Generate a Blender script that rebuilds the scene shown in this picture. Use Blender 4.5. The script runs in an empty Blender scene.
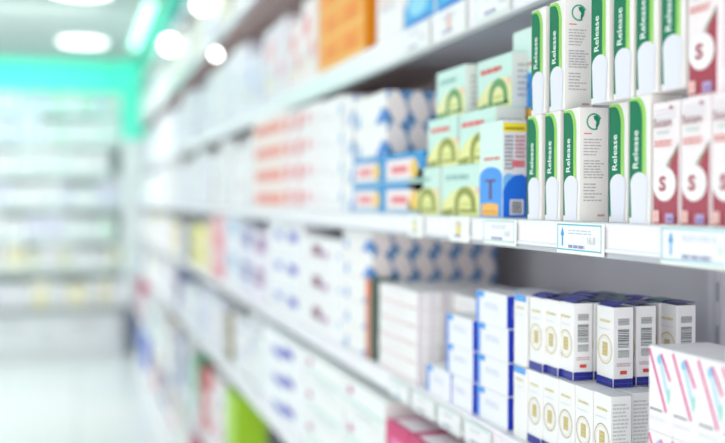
import bpy, bmesh, math, random
from mathutils import Vector, Matrix
random.seed(7)
sc = bpy.context.scene
C = sc.collection
EYE = 1.55                       # camera height above the floor, metres
YAW = math.radians(16.0); PITCH = math.radians(1.23)
F = 1000.0; CX = 362.5

# ---------------------------------------------------------------- camera
cam_d = bpy.data.cameras.new('camera'); cam = bpy.data.objects.new('camera', cam_d); C.objects.link(cam)
cam.location = (0, 0, EYE)
cam.rotation_euler = (math.pi/2 - PITCH, 0, -YAW)
cam_d.sensor_width = 36; cam_d.lens = 36*F/725
cam_d.clip_start = 0.02; cam_d.clip_end = 100
cam_d.dof.use_dof = True; cam_d.dof.focus_distance = 1.23; cam_d.dof.aperture_fstop = 1.8
sc.camera = cam
# ---------------------------------------------------------------- world, exposure
w = bpy.data.worlds.new('world'); sc.world = w; w.use_nodes = True
w.node_tree.nodes['Background'].inputs[0].default_value = (1.0, 0.98, 1.0, 1)
w.node_tree.nodes['Background'].inputs[1].default_value = 1.15
vs = sc.view_settings
vs.view_transform = 'Standard'; vs.look = 'None'; vs.gamma = 1; vs.use_curve_mapping = False
vs.exposure = -0.07
sc.cycles.max_bounces = 16; sc.cycles.diffuse_bounces = 10
# ---------------------------------------------------------------- room lights (added fill lights beside, behind and far back, round ceiling lamps)
def area(name, loc, rot, sx, sy, power, col=(1, 1, 1)):
    l = bpy.data.lights.new(name, 'AREA'); l.shape = 'RECTANGLE'; l.size = sx; l.size_y = sy
    l.energy = power; l.color = col
    o = bpy.data.objects.new(name, l); C.objects.link(o); o.location = loc; o.rotation_euler = rot
    return o
CEIL = EYE + 1.43
area('aisle_light', (-0.9, 5.4, CEIL-0.06), (0, 0, 0), 1.4, 9.5, 40, (1, 0.98, 1))
area('aisle_side_fill', (-2.4, 5.5, 1.15), (0, math.radians(-90), 0), 2.0, 11.0, 72, (1, 0.98, 1))  # unseen fill added on the open side to brighten the shelf interiors
area('rear_fill', (-0.5, -1.35, 1.35), (math.radians(-90), 0, math.radians(180)), 3.4, 2.3, 62, (1, 0.98, 0.99))  # unseen fill added behind the camera for the near carton sides
area('back_wall_fill', (-1.1, 7.6, CEIL-0.08), (math.radians(48), 0, 0), 2.6, 1.2, 80, (1, 0.985, 0.99))  # unseen fill added to brighten the back wall, no ceiling fitting
area('cove_light', (0.50, 6.0, EYE+1.34), (0, math.radians(25), 0), 0.06, 9.0, 3.5, (0.15, 1.0, 0.85))
area('back_cove_light', (-1.2, 10.35, EYE+1.36), (math.radians(35), 0, 0), 3.2, 0.06, 6, (0.15, 1.0, 0.85))

# ---------------------------------------------------------------- helpers
def lin(c):
    return tuple(((x/255)/12.92 if x/255 <= 0.04045 else (((x/255)+0.055)/1.055)**2.4) for x in c) + (1,)
MATS = {}
def mat(col, rough=0.42, metal=0.0, noise=0.0, emit=0.0, name=None):
    key = (col, rough, metal, noise, emit)
    if key in MATS: return MATS[key]
    m = bpy.data.materials.new(name or 'paint_%02x%02x%02x' % col); m.use_nodes = True
    nt = m.node_tree; b = nt.nodes['Principled BSDF']
    K = 1.0 if (name or emit) else 0.86
    b.inputs['Base Color'].default_value = tuple(c*K for c in lin(col)[:3])+(1,); b.inputs['Roughness'].default_value = rough
    b.inputs['Metallic'].default_value = metal; b.inputs['Specular IOR Level'].default_value = 0.3
    if noise:
        tc = nt.nodes.new('ShaderNodeTexCoord'); n = nt.nodes.new('ShaderNodeTexNoise'); n.inputs['Scale'].default_value = noise
        mx = nt.nodes.new('ShaderNodeMixRGB'); mx.inputs[1].default_value = lin(col)
        mx.inputs[2].default_value = lin(tuple(int(x*0.93) for x in col))
        nt.links.new(tc.outputs['Object'], n.inputs['Vector']); nt.links.new(n.outputs['Fac'], mx.inputs[0])
        nt.links.new(mx.outputs[0], b.inputs['Base Color'])
    if emit:
        b.inputs['Emission Color'].default_value = lin(col); b.inputs['Emission Strength'].default_value = emit
    MATS[key] = m
    return m

def pxY(px, X):                  # distance down the aisle of the point seen at column px on the vertical plane X
    return X/math.tan(YAW + math.atan((px-CX)/F))
def pxZ(px, py, X):              # its height relative to the eye for row py
    Y = pxY(px, X); return -(py-200.0)*(Y*math.cos(YAW)+X*math.sin(YAW))/F

def new_obj(name, me, parent=None, loc=(0, 0, 0)):
    o = bpy.data.objects.new(name, me); C.objects.link(o); o.location = loc
    if parent: o.parent = parent
    return o
def tag(o, label, cat, group=None):
    o['label'] = label; o['category'] = cat
    if group: o['group'] = group
    return o
def empty(name, loc, label, cat, group=None):
    return tag(new_obj(name, None, None, loc), label, cat, group)

class MB:
    def __init__(s): s.bm = bmesh.new(); s.mats = []
    def mi(s, m):
        if m not in s.mats: s.mats.append(m)
        return s.mats.index(m)
    def box(s, x0, x1, y0, y1, z0, z1, m, bev=0.0):
        i = s.mi(m)
        b = bmesh.new(); bmesh.ops.create_cube(b, size=1)
        for v in b.verts: v.co = Vector(((x0+x1)/2+v.co.x*(x1-x0), (y0+y1)/2+v.co.y*(y1-y0), (z0+z1)/2+v.co.z*(z1-z0)))
        if bev: bmesh.ops.bevel(b, geom=list(b.edges), offset=bev, segments=1, affect='EDGES', profile=0.5)
        s.merge(b, i)
        return s
    def merge(s, b, i):
        vm = {v: s.bm.verts.new(v.co) for v in b.verts}
        for f in b.faces:
            nf = s.bm.faces.new([vm[v] for v in f.verts]); nf.material_index = i
        b.free()
    def poly(s, pts, m):
        f = s.bm.faces.new([s.bm.verts.new(p) for p in pts]); f.material_index = s.mi(m); return f
    def prism_y(s, prof, y0, y1, m):          # closed (x, z) outline swept along y
        i = s.mi(m)
        a = [s.bm.verts.new((x, y0, z)) for x, z in prof]; b = [s.bm.verts.new((x, y1, z)) for x, z in prof]
        n = len(prof)
        for k in range(n):
            f = s.bm.faces.new((a[k], a[(k+1) % n], b[(k+1) % n], b[k])); f.material_index = i
        f = s.bm.faces.new(a[::-1]); f.material_index = i
        f = s.bm.faces.new(b); f.material_index = i
    def cyl(s, c, r0, r1, z0, z1, m, n=24, rot=None):
        b = bmesh.new(); bmesh.ops.create_cone(b, segments=n, radius1=r0, radius2=r1, depth=z1-z0, cap_ends=True)
        for v in b.verts:
            v.co.z += (z0+z1)/2
            v.co += Vector(c)
        s.merge(b, s.mi(m))
    def mesh(s, name):
        bmesh.ops.recalc_face_normals(s.bm, faces=list(s.bm.faces))
        me = bpy.data.meshes.new(name); s.bm.to_mesh(me); s.bm.free()
        for m in s.mats: me.materials.append(m)
        return me

WHITE = mat((244, 244, 245)); GREY = mat((165, 165, 172)); LGREY = mat((205, 206, 212))

def glyphs(txt, size, bold=0.0):              # outline of a word as polygons in the plane
    cu = bpy.data.curves.new('txt', 'FONT'); cu.body = txt; cu.size = size; cu.offset = bold; cu.resolution_u = 3
    o = bpy.data.objects.new('txt', cu); C.objects.link(o)
    dg = bpy.context.evaluated_depsgraph_get(); me = bpy.data.meshes.new_from_object(o.evaluated_get(dg))
    vs_ = [v.co.copy() for v in me.vertices]; fs = [list(p.vertices) for p in me.polygons]
    bpy.data.objects.remove(o); bpy.data.curves.remove(cu); bpy.data.meshes.remove(me)
    return vs_, fs

class Carton(MB):
    """a carton standing on its base, front towards the aisle (-x), printed on its front and near side"""
    def __init__(s, w, d, h, body=None, side=None, bev=0.0006):
        super().__init__(); s.w, s.d, s.h = w, d, h; s.lv = {'f': 0, 's': 0, 't': 0}
        s.box(-d/2, d/2, -w/2, w/2, 0, h, body or WHITE, bev)
    def pt(s, face, u, v, off):
        if face == 'f': return Vector((-s.d/2-off, s.w/2-u, v))
        if face == 's': return Vector((-s.d/2+u, -s.w/2-off, v))
        return Vector((-s.d/2+v, s.w/2-u, s.h+off))
    def p(s, face, pts, m, lv=None):
        if lv is None: s.lv[face] += 1; lv = s.lv[face]
        o = 0.00012*lv + 0.0001
        P = [s.pt(face, u, v, o) for u, v in pts]
        f = s.poly(P, m)
        return f
    def r(s, face, u0, v0, u1, v1, m, lv=None):
        return s.p(face, [(u0, v0), (u1, v0), (u1, v1), (u0, v1)], m, lv)
    def ell(s, face, u, v, ru, rv, m, lv=None, n=28, a0=0, a1=360):
        s.p(face, [(u+ru*math.cos(math.radians(a0+(a1-a0)*k/n)), v+rv*math.sin(math.radians(a0+(a1-a0)*k/n))) for k in range(n if a1-a0 == 360 else n+1)], m, lv)
    def ring(s, face, u, v, ru, rv, t, m, n=28, a0=0, a1=360):
        s.lv[face] += 1; lv = s.lv[face]
        for k in range(n):
            A = math.radians(a0+(a1-a0)*k/n); B = math.radians(a0+(a1-a0)*(k+1)/n)
            s.p(face, [(u+ru*math.cos(A), v+rv*math.sin(A)), (u+ru*math.cos(B), v+rv*math.sin(B)),
                       (u+(ru-t)*math.cos(B), v+(rv-t)*math.sin(B)), (u+(ru-t)*math.cos(A), v+(rv-t)*math.sin(A))], m, lv)
    def line(s, face, u0, v0, u1, v1, t, m, lv=None):
        dx, dy = u1-u0, v1-v0; L = math.hypot(dx, dy); nx, ny = -dy/L*t/2, dx/L*t/2
        s.p(face, [(u0+nx, v0+ny), (u0-nx, v0-ny), (u1-nx, v1-ny), (u1+nx, v1+ny)], m, lv)
    def text(s, face, txt, u, v, size, m, up=False, bold=0.0, sx=1.0):
        s.lv[face] += 1; o = 0.00012*s.lv[face]+0.0001
        vs_, fs = glyphs(txt, size, bold); i = s.mi(m)
        V = []
        for c in vs_:
            a, b = c.x*sx, c.y
            V.append(s.bm.verts.new(s.pt(face, u-b, v+a, o) if up else s.pt(face, u+a, v+b, o)))
        for f in fs:
            try: nf = s.bm.faces.new([V[k] for k in f]); nf.material_index = i
            except ValueError: pass
    def fine(s, face, u0, u1, v0, v1, n, m, t=0.45, rnd=0.35, seed=1):     # small print: rows of words
        R = random.Random(seed); s.lv[face] += 1; lv = s.lv[face]; st = (v1-v0)/n
        for k in range(n):
            v = v0+st*k; e = u1-(u1-u0)*R.random()*rnd; u = u0
            while u < e-0.0005:
                q = min(e, u+(u1-u0)*(0.1+0.2*R.random())); s.r(face, u, v, q, v+st*t, m, lv); u = q+(u1-u0)*0.04
    def barcode(s, face, u0, v0, u1, v1, m=None, horiz=True, seed=3):
        R = random.Random(seed); m = m or mat((70, 72, 78)); s.r(face, u0, v0, u1, v1, mat((236, 236, 238)))
        s.lv[face] += 1; lv = s.lv[face]; p, e = (v0, v1) if horiz else (u0, u1); L = e-p
        while p < e-L*0.04:
            q = min(e, p+L*(0.02+0.05*R.random()))
            if horiz: s.r(face, u0, p, u1, q, m, lv)
            else: s.r(face, p, v0, q, v1, m, lv)
            p = q+L*(0.015+0.04*R.random())

def stand(me, name, X, Y, z, label, cat, group=None, kids=(), yaw=0.0, d=None):
    """put a carton with its front on the plane X, centre at Y along the aisle, base at z (relative to the eye)"""
    PLACED.append((name, me, (X+(d or 0)/2, Y, EYE+z), yaw, label, cat, group, tuple(kids)))
PLACED = []
SY, CY = math.sin(YAW), math.cos(YAW)
def shown(rec):                               # rough size in view of a carton's front and near side, 0 outside the frame
    x, y, z = rec[2]; co = [v.co for v in rec[1].vertices]
    xs = [v.x for v in co]; ys = [v.y for v in co]; zs = [v.z for v in co]; P = []
    for dx in (min(xs), max(xs)):
        for dy in (min(ys), max(ys)):
            for dz in (min(zs), max(zs)):
                X, Y, Z = x+dx, y+dy, z+dz-EYE; dep = Y*CY+X*SY
                if dep < 0.2: return 0
                P.append((CX+F*(X*CY-Y*SY)/dep, 200-F*Z/dep))
    a, b_ = max(0, min(p[0] for p in P)), min(725, max(p[0] for p in P)); c_, e = max(0, min(p[1] for p in P)), min(443, max(p[1] for p in P))
    return max(0, b_-a)*max(0, e-c_)
def build_placed(limit=300):
    order = sorted(range(len(PLACED)), key=lambda i: -shown(PLACED[i])); keep = set(order[:limit]); rest = MB()
    for i, (name, me, loc, yaw, label, cat, group, kids) in enumerate(PLACED):
        if i in keep:
            o = new_obj(name, me, None, loc); o.rotation_euler.z = yaw; tag(o, label, cat, group)
            for nm, km in kids: new_obj(nm, km, o)
        else:
            V = [rest.bm.verts.new(v.co+Vector(loc)) for v in me.vertices]
            for p in me.polygons:
                f = rest.bm.faces.new([V[k] for k in p.vertices]); f.material_index = rest.mi(me.materials[p.material_index])
    if rest.mats:
        o = new_obj('medicine_cartons', rest.mesh('medicine_cartons')); o['kind'] = 'stuff'
        tag(o, 'tiny blurred pale cartons filling the far shelves and the back wall shelves', 'cartons')

# ---------------------------------------------------------------- room
def struct(name, mb): o = new_obj(name, mb.mesh(name)); o['kind'] = 'structure'; return o
FLOORM = mat((226, 229, 229), 0.18, 0, 1.5, name='glossy_floor'); WALLM = mat((225, 232, 232), 0.7, 0, 3.0)
CEILM = mat((188, 205, 199), 0.8, 0, 2.0, name='ceiling_paint'); TEAL = mat((96, 236, 206), 0.45, name='mint_green_panel')
XB = 1.01                                         # back of the aisle shelving
b = MB(); b.box(-3.2, 1.3, -1.5, 11.6, -0.05, 0, FLOORM)
fl = struct('floor', b)
nt = FLOORM.node_tree; tx = nt.nodes.new('ShaderNodeTexBrick'); tx.offset = 0
tx.inputs['Scale'].default_value = 1.0; tx.inputs['Brick Width'].default_value = 0.6; tx.inputs['Row Height'].default_value = 0.6
tx.inputs['Mortar Size'].default_value = 0.004; tx.inputs['Color1'].default_value = lin((230, 231, 231)); tx.inputs['Color2'].default_value = lin((224, 228, 227)); tx.inputs['Mortar'].default_value = lin((190, 196, 194))
tc = nt.nodes.new('ShaderNodeTexCoord'); nt.links.new(tc.outputs['Object'], tx.inputs['Vector']); nt.links.new(tx.outputs['Color'], nt.nodes['Principled BSDF'].inputs['Base Color'])
b = MB(); b.box(-3.2, 1.3, -1.5, 11.6, CEIL, CEIL+0.05, CEILM); struct('ceiling', b)
b = MB(); b.box(1.06, 1.16, -1.5, 11.5, 0, CEIL, WALLM); struct('wall_right', b)
b = MB(); b.box(-3.2, 1.3, 11.5, 11.6, 0, CEIL, WALLM); struct('wall_back', b)
b = MB(); b.box(-3.3, -3.2, -1.5, 11.6, 0, CEIL, WALLM); struct('wall_left', b)
# mint green cove bands that run above the shelving
b = MB(); b.box(0.62, 1.06, -1.0, 10.75, EYE+1.30, CEIL, TEAL); struct('trim_1', b)
b = MB(); b.box(-3.2, 1.06, 10.75, 11.5, EYE+1.12, CEIL, TEAL); struct('trim_2', b)
b = MB(); b.box(0.46, 1.06, 10.50, 10.75, 0, CEIL-0.001, TEAL)
b.box(0.455, 1.06, 10.49, 10.751, 0, EYE+0.62, WALLM); struct('trim_3', b)
# round ceiling lamps
LAMP = mat((255, 255, 255), 0.5, 0, 0, 3.0, name='lamp_glow'); RIM = mat((235, 238, 238), 0.3)
for k, y in enumerate((2.3, 4.7, 7.05, 9.3)):
    o = empty('ceiling_lamp', (-0.02+0.03*k, y, CEIL), ['round white ceiling lamp nearest the shop front', 'second round white ceiling lamp from the shop front',
        'round white ceiling lamp cut by the top edge of the photo', 'round white glowing ceiling lamp closest to the back shelves'][k], 'ceiling lamp', 'round lamps along the aisle ceiling')
    m = MB(); m.cyl((0, 0, 0), 0.225, 0.24, -0.02, 0, RIM, 40); new_obj('rim', m.mesh('rim'), o)
    m = MB(); m.cyl((0, 0, 0), 0.20, 0.205, -0.032, -0.0205, LAMP, 40); new_obj('diffuser', m.mesh('diffuser'), o)
# linear tubes in the cove
CT = mat((190, 255, 235), 0.4, 0, 0, 2.2, name='tube_glow_mint'); CW = mat((255, 255, 255), 0.4, 0, 0, 3.5, name='tube_glow')
for k, (y0, y1, mm, lab) in enumerate(((3.2, 4.4, CW, 'white linear cove lamp above the shelving, nearest of the row'), (5.2, 6.5, CW, 'bright white linear cove lamp high above the shelving, in the middle of the row'),
        (7.2, 9.4, CT, 'pale mint linear cove lamp nearest the back corner'))):
    o = empty('cove_lamp', (0.52, (y0+y1)/2, CEIL), lab, 'lamp', 'linear lamps along the cove')
    h = (y1-y0)/2
    m = MB(); m.box(-0.04, 0.04, -h, h, -0.03, 0, RIM); new_obj('housing', m.mesh('housing'), o)
    m = MB(); m.box(-0.03, 0.03, -h+0.02, h-0.02, -0.05, -0.0305, mm); new_obj('tube', m.mesh('tube'), o)

# ---------------------------------------------------------------- aisle shelving
SH = {  # name: (front X, top z, bottom z of the price rail)
 'Z2': (0.64, 1.155, 1.105), 'Z': (0.62, 0.762, 0.716), 'A': (0.65, 0.350, 0.284), 'B': (0.585, -0.0264, -0.0666),
 'C': (0.60, -0.343, -0.387), 'D': (0.57, -0.645, -0.694), 'E': (0.55, -1.055, -1.10), 'G': (0.54, -1.40, -1.549)}
BOARD = mat((228, 228, 233), 0.38, name='shelf_enamel'); BOARD2 = mat((206, 184, 180), 0.5, name='shelf_enamel_brown_reflection'); RAIL = mat((234, 231, 237), 0.22, name='rail_plastic_neutral')  # BOARD2 has the brownish reflection under the far shelves put into its colour
STEEL = mat((170, 172, 178), 0.3, 0.6, name='brushed_steel'); PANEL = mat((226, 225, 230), 0.5, 0, 6.0, name='back_panel_enamel')
bay_edges = [0.37+0.98*k for k in range(-1, 11)]
def bay(i, y0, y1):
    lab = ('white metal shelving bay holding the green and maroon cartons' if i == 1 else 'white metal shelving bay holding the yellow arch cartons' if i == 2 else
           'white metal shelving bay holding the orange carton' if i == 3 else 'white metal shelving bay in front of the photo edge' if i == 0 else
           'white metal shelving bay filled with blurred pale medicine boxes down the aisle')
    o = empty('shelving_bay', (0.8, (y0+y1)/2, 0), lab, 'shelving', 'shelving bays down the aisle')
    h = (y1-y0)/2-0.001
    cx = 0.8
    m = MB(); m.box(XB-0.02-cx, XB-cx, -h, h, 0.0, EYE+1.29, PANEL); new_obj('back_panel', m.mesh('back_panel'), o)
    m = MB(); m.box(XB-0.05-cx, XB-0.0205-cx, h-0.016, h, 0.0, EYE+1.29, BOARD)
    for q in range(40):
        z = 0.1+q*0.068; m.box(XB-0.0508-cx, XB-0.05-cx, h-0.010, h-0.005, z, z+0.03, GREY)
    new_obj('upright', m.mesh('upright'), o)
    m = MB(); m.box(XB-0.05-cx, XB-0.0205-cx, -h, -h+0.016, 0.0, EYE+1.29, BOARD); new_obj('upright', m.mesh('upright'), o)
    for k, (X, zt, zb) in SH.items():
        m = MB()
        if k == 'G': m.box(X+0.006-cx, XB-0.051-cx, -h, h, 0.002, EYE+zt, BOARD)
        else:
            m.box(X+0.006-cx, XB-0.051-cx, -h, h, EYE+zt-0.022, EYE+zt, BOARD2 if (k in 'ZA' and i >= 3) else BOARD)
            m.box(X+0.006-cx, X+0.02-cx, -h, h, EYE+zb+0.004, EYE+zt-0.022, BOARD)
        s = new_obj('shelf', m.mesh('shelf'), o)
        x = X-cx; Z0, Z1 = EYE+zb, EYE+zt
        m = MB(); m.prism_y([(x+0.0055, Z1-0.0005), (x+0.001, Z1-0.001), (x, Z1-0.004), (x+0.0015, Z1-0.009), (x+0.0015, Z0+0.012), (x-0.001, Z0+0.009), (x-0.001, Z0+0.0065), (x+0.0055, Z0+0.0065)], -h, h, RAIL)
        r = new_obj('price_rail', m.mesh('price_rail'), s)
        m = MB(); m.box(x+0.000, x+0.0055, -h, h, Z0, Z0+0.006, STEEL); new_obj('rail_edge', m.mesh('rail_edge'), s)
for i in range(len(bay_edges)-1):
    bay(i, bay_edges[i], bay_edges[i+1] if i < len(bay_edges)-2 else 10.47)

# ---------------------------------------------------------------- price labels
CYAN = mat((60, 185, 205), 0.3); ARROW = mat((40, 160, 225), 0.3); PAPER = mat((250, 251, 252), 0.5); PUR = mat((150, 150, 190)); FAINT = mat((200, 205, 222))
HOLD = bpy.data.materials.new('clear_plastic'); HOLD.use_nodes = True
hb = HOLD.node_tree.nodes['Principled BSDF']; hb.inputs['Base Color'].default_value = lin((238, 242, 232)); hb.inputs['Roughness'].default_value = 0.15
def price_label(w, h, X, Yc, z0, label, border=CYAN, arrow=True, digits='16.8', spot=None):
    o = empty('price_label', (X, Yc, EYE+z0), label, 'price label', 'price labels on the shelf rails')
    m = MB(); m.box(-0.003, -0.0015, -w/2-0.002, w/2+0.002, -0.003, h+0.001, HOLD, 0.0003); new_obj('plastic_holder', m.mesh('holder'), o)
    c = Carton(w, 0.0007, h, PAPER, bev=0)
    t = 0.0015
    if border:
        for a in ((0.001, 0.001, w-0.001, 0.001+t), (0.001, h-0.001-t, w-0.001, h-0.001), (0.001, 0.001, 0.001+t, h-0.001), (w-0.001-t, 0.001, w-0.001, h-0.001)): c.r('f', *a, border, 1)
    if arrow:
        u = 0.13*w; c.r('f', u-0.0016, h*0.18, u+0.0016, h*0.6, ARROW, 2); c.p('f', [(u-0.0048, h*0.56), (u+0.0048, h*0.56), (u, h*0.86)], ARROW, 3)
    if spot: c.ell('f', w*0.5, h*0.5, h*0.3, h*0.36, spot)
    c.fine('f', w*0.27, w*0.8, h*0.62, h*0.82, 2, FAINT, seed=int(Yc*100))
    c.fine('f', w*0.27, w*0.66, h*0.12, h*0.24, 1, PUR, 0.9, 0.1, seed=5)
    if digits: c.text('f', digits, w*0.68, h*0.3, h*0.36, mat((196, 198, 204)))
    cd = new_obj('card', c.mesh('card'), o, (-0.0034, 0, 0)); return o
def yc(px0, px1, X):
    a, b_ = pxY(px0, X), pxY(px1, X); return (a+b_)/2, abs(a-b_)
XB_ = SH['B'][0]
y, wd = yc(560, 605, XB_); price_label(wd, 0.034, XB_, y, -0.0625, 'cyan bordered price label with blue arrow below the white side of green carton')
y, wd = yc(663, 752, XB_); price_label(wd*0.96, 0.0355, XB_, y, -0.0625, 'wide cyan bordered price label with blue arrow below the maroon cartons', digits='11.60')
y, wd = yc(486, 517, XB_); price_label(wd, 0.032, XB_, y, -0.0605, 'small white price label with thin teal frame below the blue letter T carton', border=mat((150, 205, 205)), arrow=False)
y, wd = yc(452, 470, XB_); price_label(wd, 0.036, XB_, y, -0.063, 'white price label with a yellow dot under the right yellow arch carton', border=None, arrow=False, digits=None, spot=mat((240, 220, 130)))
y, wd = yc(410, 424, XB_); price_label(wd, 0.036, XB_, y, -0.063, 'white price label with a pale yellow dot under the left yellow arch carton', border=None, arrow=False, digits=None, spot=mat((235, 225, 150)))
XA_ = SH['A'][0]
PB = mat((205, 222, 218))
y, wd = yc(478, 510, XA_); price_label(wd, 0.05, XA_, y, 0.296, 'large faint white price label at the top edge of the photo', border=mat((170, 215, 215)), arrow=False)
y, wd = yc(436, 466, XA_); price_label(wd, 0.05, XA_, y, 0.296, 'white price label with faint red print below the blue cartons', border=None, arrow=False, digits=None, spot=mat((240, 205, 200)))
y, wd = yc(402, 430, XA_); price_label(wd, 0.05, XA_, y, 0.296, 'cream price label on the upper rail right of the brown shadow', border=PB, arrow=False)
XC_ = SH['C'][0]
for k, (a, b_) in enumerate(((392, 410), (414, 436), (440, 462), (467, 492))):
    y, wd = yc(a, b_, XC_); price_label(wd, 0.034, XC_, y, -0.384, ['pale teal framed label below the striped white cartons', 'pale teal framed label below the single small white carton',
      'pale teal framed label below the middle pile of blue-edged cartons', 'pale teal framed label at the bottom edge below the tall pile of blue-edged cartons'][k], border=mat((150, 215, 215)), arrow=False, digits=None)

# ---------------------------------------------------------------- carton kinds
GRN = mat((0, 122, 84), 0.6); DGRN = mat((6, 98, 70), 0.3); LIME = mat((150, 215, 90), 0.3); LAV = mat((234, 234, 248), 0.4); CREAM = mat((246, 242, 238), 0.42)
INK = mat((190, 190, 194)); RED = mat((205, 70, 80)); MAR = mat((172, 66, 84), 0.35); PINK = mat((236, 60, 150), 0.35); NAVY = mat((38, 44, 150), 0.3)
BLUE = mat((30, 110, 220), 0.3); SKY = mat((40, 150, 235), 0.3); GOLD = mat((212, 192, 120), 0.35); GOLDP = mat((226, 212, 165), 0.4)

def release_mesh():
    w, d, h = 0.041, 0.040, 0.140; c = Carton(w, d, h, CREAM)
    def band(u1, top, r, m, bot):            # band with a rounded upper right corner
        pts = [(0.0005, bot), (u1, bot)]
        for k in range(0, 9):
            A = math.radians(90*k/8); pts.append((u1-r+r*math.cos(A), top-r*1.5+r*1.5*math.sin(A)))
        pts.append((0.0005, top)); c.p('f', pts, m)
    band(0.0335, h-0.0015, 0.017, LIME, h*0.36)
    band(0.0262, h-0.0045, 0.015, GRN, h*0.05)
    c.p('f', [(0.0262, h*0.36), (0.0335, h*0.36), (0.0335, h*0.50), (0.030, h*0.46)], mat((170, 225, 110)))
    pts = [(0.006, 0.0008)]
    n = 16
    for k in range(n+1):
        A = math.radians(180-180*k/n); pts.append((0.0205+0.0175*math.cos(A), h*0.315+h*0.09*math.sin(A)))
    pts += [(0.0345, 0.0008)]
    c.p('f', pts, LAV)
    c.text('f', 'Release', 0.0185, h*0.43, 0.0150, mat((235, 250, 244)), up=True, bold=0.0002, sx=0.93)
    # side panel: leaf emblem, red line, small print
    c.ring('s', d*0.5, h*0.875, 0.0105, 0.0105, 0.0022, mat((90, 175, 145)), a0=20, a1=300)
    c.p('s', [(d*0.5+a*0.001, h*0.875+b_*0.001) for a, b_ in ((-1, 7), (4, 8), (8, 3), (7, -3), (3, -10), (2, -5), (3, 0), (0, 3))], mat((20, 140, 105)))
    c.r('s', d*0.15, h*0.765, d*0.42, h*0.775, mat((225, 130, 130)))
    c.fine('s', d*0.14, d*0.84, h*0.58, h*0.74, 6, INK, 0.4, 0.4, 2)
    c.fine('s', d*0.14, d*0.84, h*0.38, h*0.55, 7, INK, 0.45, 0.3, 3)
    c.fine('s', d*0.14, d*0.84, h*0.18, h*0.35, 6, INK, 0.4, 0.5, 4)
    c.fine('s', d*0.62, d*0.86, h*0.045, h*0.065, 1, mat((210, 170, 175)), 0.9, 0, 4)
    c.r('t', 0.004, 0.004, 0.020, d-0.004, GRN); c.r('t', 0.020, 0.004, 0.025, d-0.004, LIME)
    return c.mesh('release_carton')
def s_mesh():
    w, d, h = 0.0485, 0.040, 0.129; c = Carton(w, d, h, mat((250, 240, 242)))
    c.p('f', [(0.002, 0.001), (w-0.001, 0.001), (w-0.001, h*0.60), (w*0.80, h*0.55), (w*0.55, h*0.44), (w*0.2, h*0.40), (0.002, h*0.30)], MAR)
    c.p('f', [(w*0.42, h*0.42), (w-0.0012, h*0.60), (w-0.0012, h*0.66), (w*0.80, h*0.585), (w*0.58, h*0.49)], mat((150, 120, 100)))
    c.p('f', [(w*0.40, h*0.43), (w*0.62, h*0.53), (w*0.74, h*0.57), (w*0.5, h*0.47)], mat((150, 190, 150)))
    c.ell('f', w*0.47, h*0.335, w*0.43, h*0.14, mat((252, 248, 250)))
    c.text('f', 'S', w*0.27, h*0.283, 0.0205, MAR, bold=0.0009, sx=1.35)
    for k in range(3): c.line('f', w*0.1, h*(0.93-0.035*k), w*0.9, h*(0.94-0.035*k), 0.0007, FAINT)
    c.ell('f', w*0.72, h*0.945, 0.0028, 0.002, mat((170, 90, 110)))
    c.text('f', 'Sucam', w*0.06, h*0.80, 0.0130, mat((172, 130, 135)), bold=0.0002)
    c.fine('f', w*0.2, w*0.7, h*0.74, h*0.765, 1, mat((205, 220, 215)), 0.9, 0.1, 5)
    c.fine('f', w*0.1, w*0.85, h*0.64, h*0.70, 2, mat((236, 150, 145)), 0.6, 0.2, 6)
    c.r('f', w*0.06, h*0.025, w*0.30, h*0.12, mat((250, 205, 200))); c.r('f', w*0.13, h*0.04, w*0.2, h*0.105, mat((240, 170, 165)))
    c.r('f', w*0.56, h*0.02, w*0.86, h*0.095, mat((190, 170, 215))); c.r('f', w*0.62, h*0.04, w*0.82, h*0.06, mat((120, 100, 175)))
    c.fine('s', d*0.12, d*0.9, h*0.2, h*0.9, 16, mat((225, 205, 208)), 0.4, 0.4, 7)
    return c.mesh('letter_carton')
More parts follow.
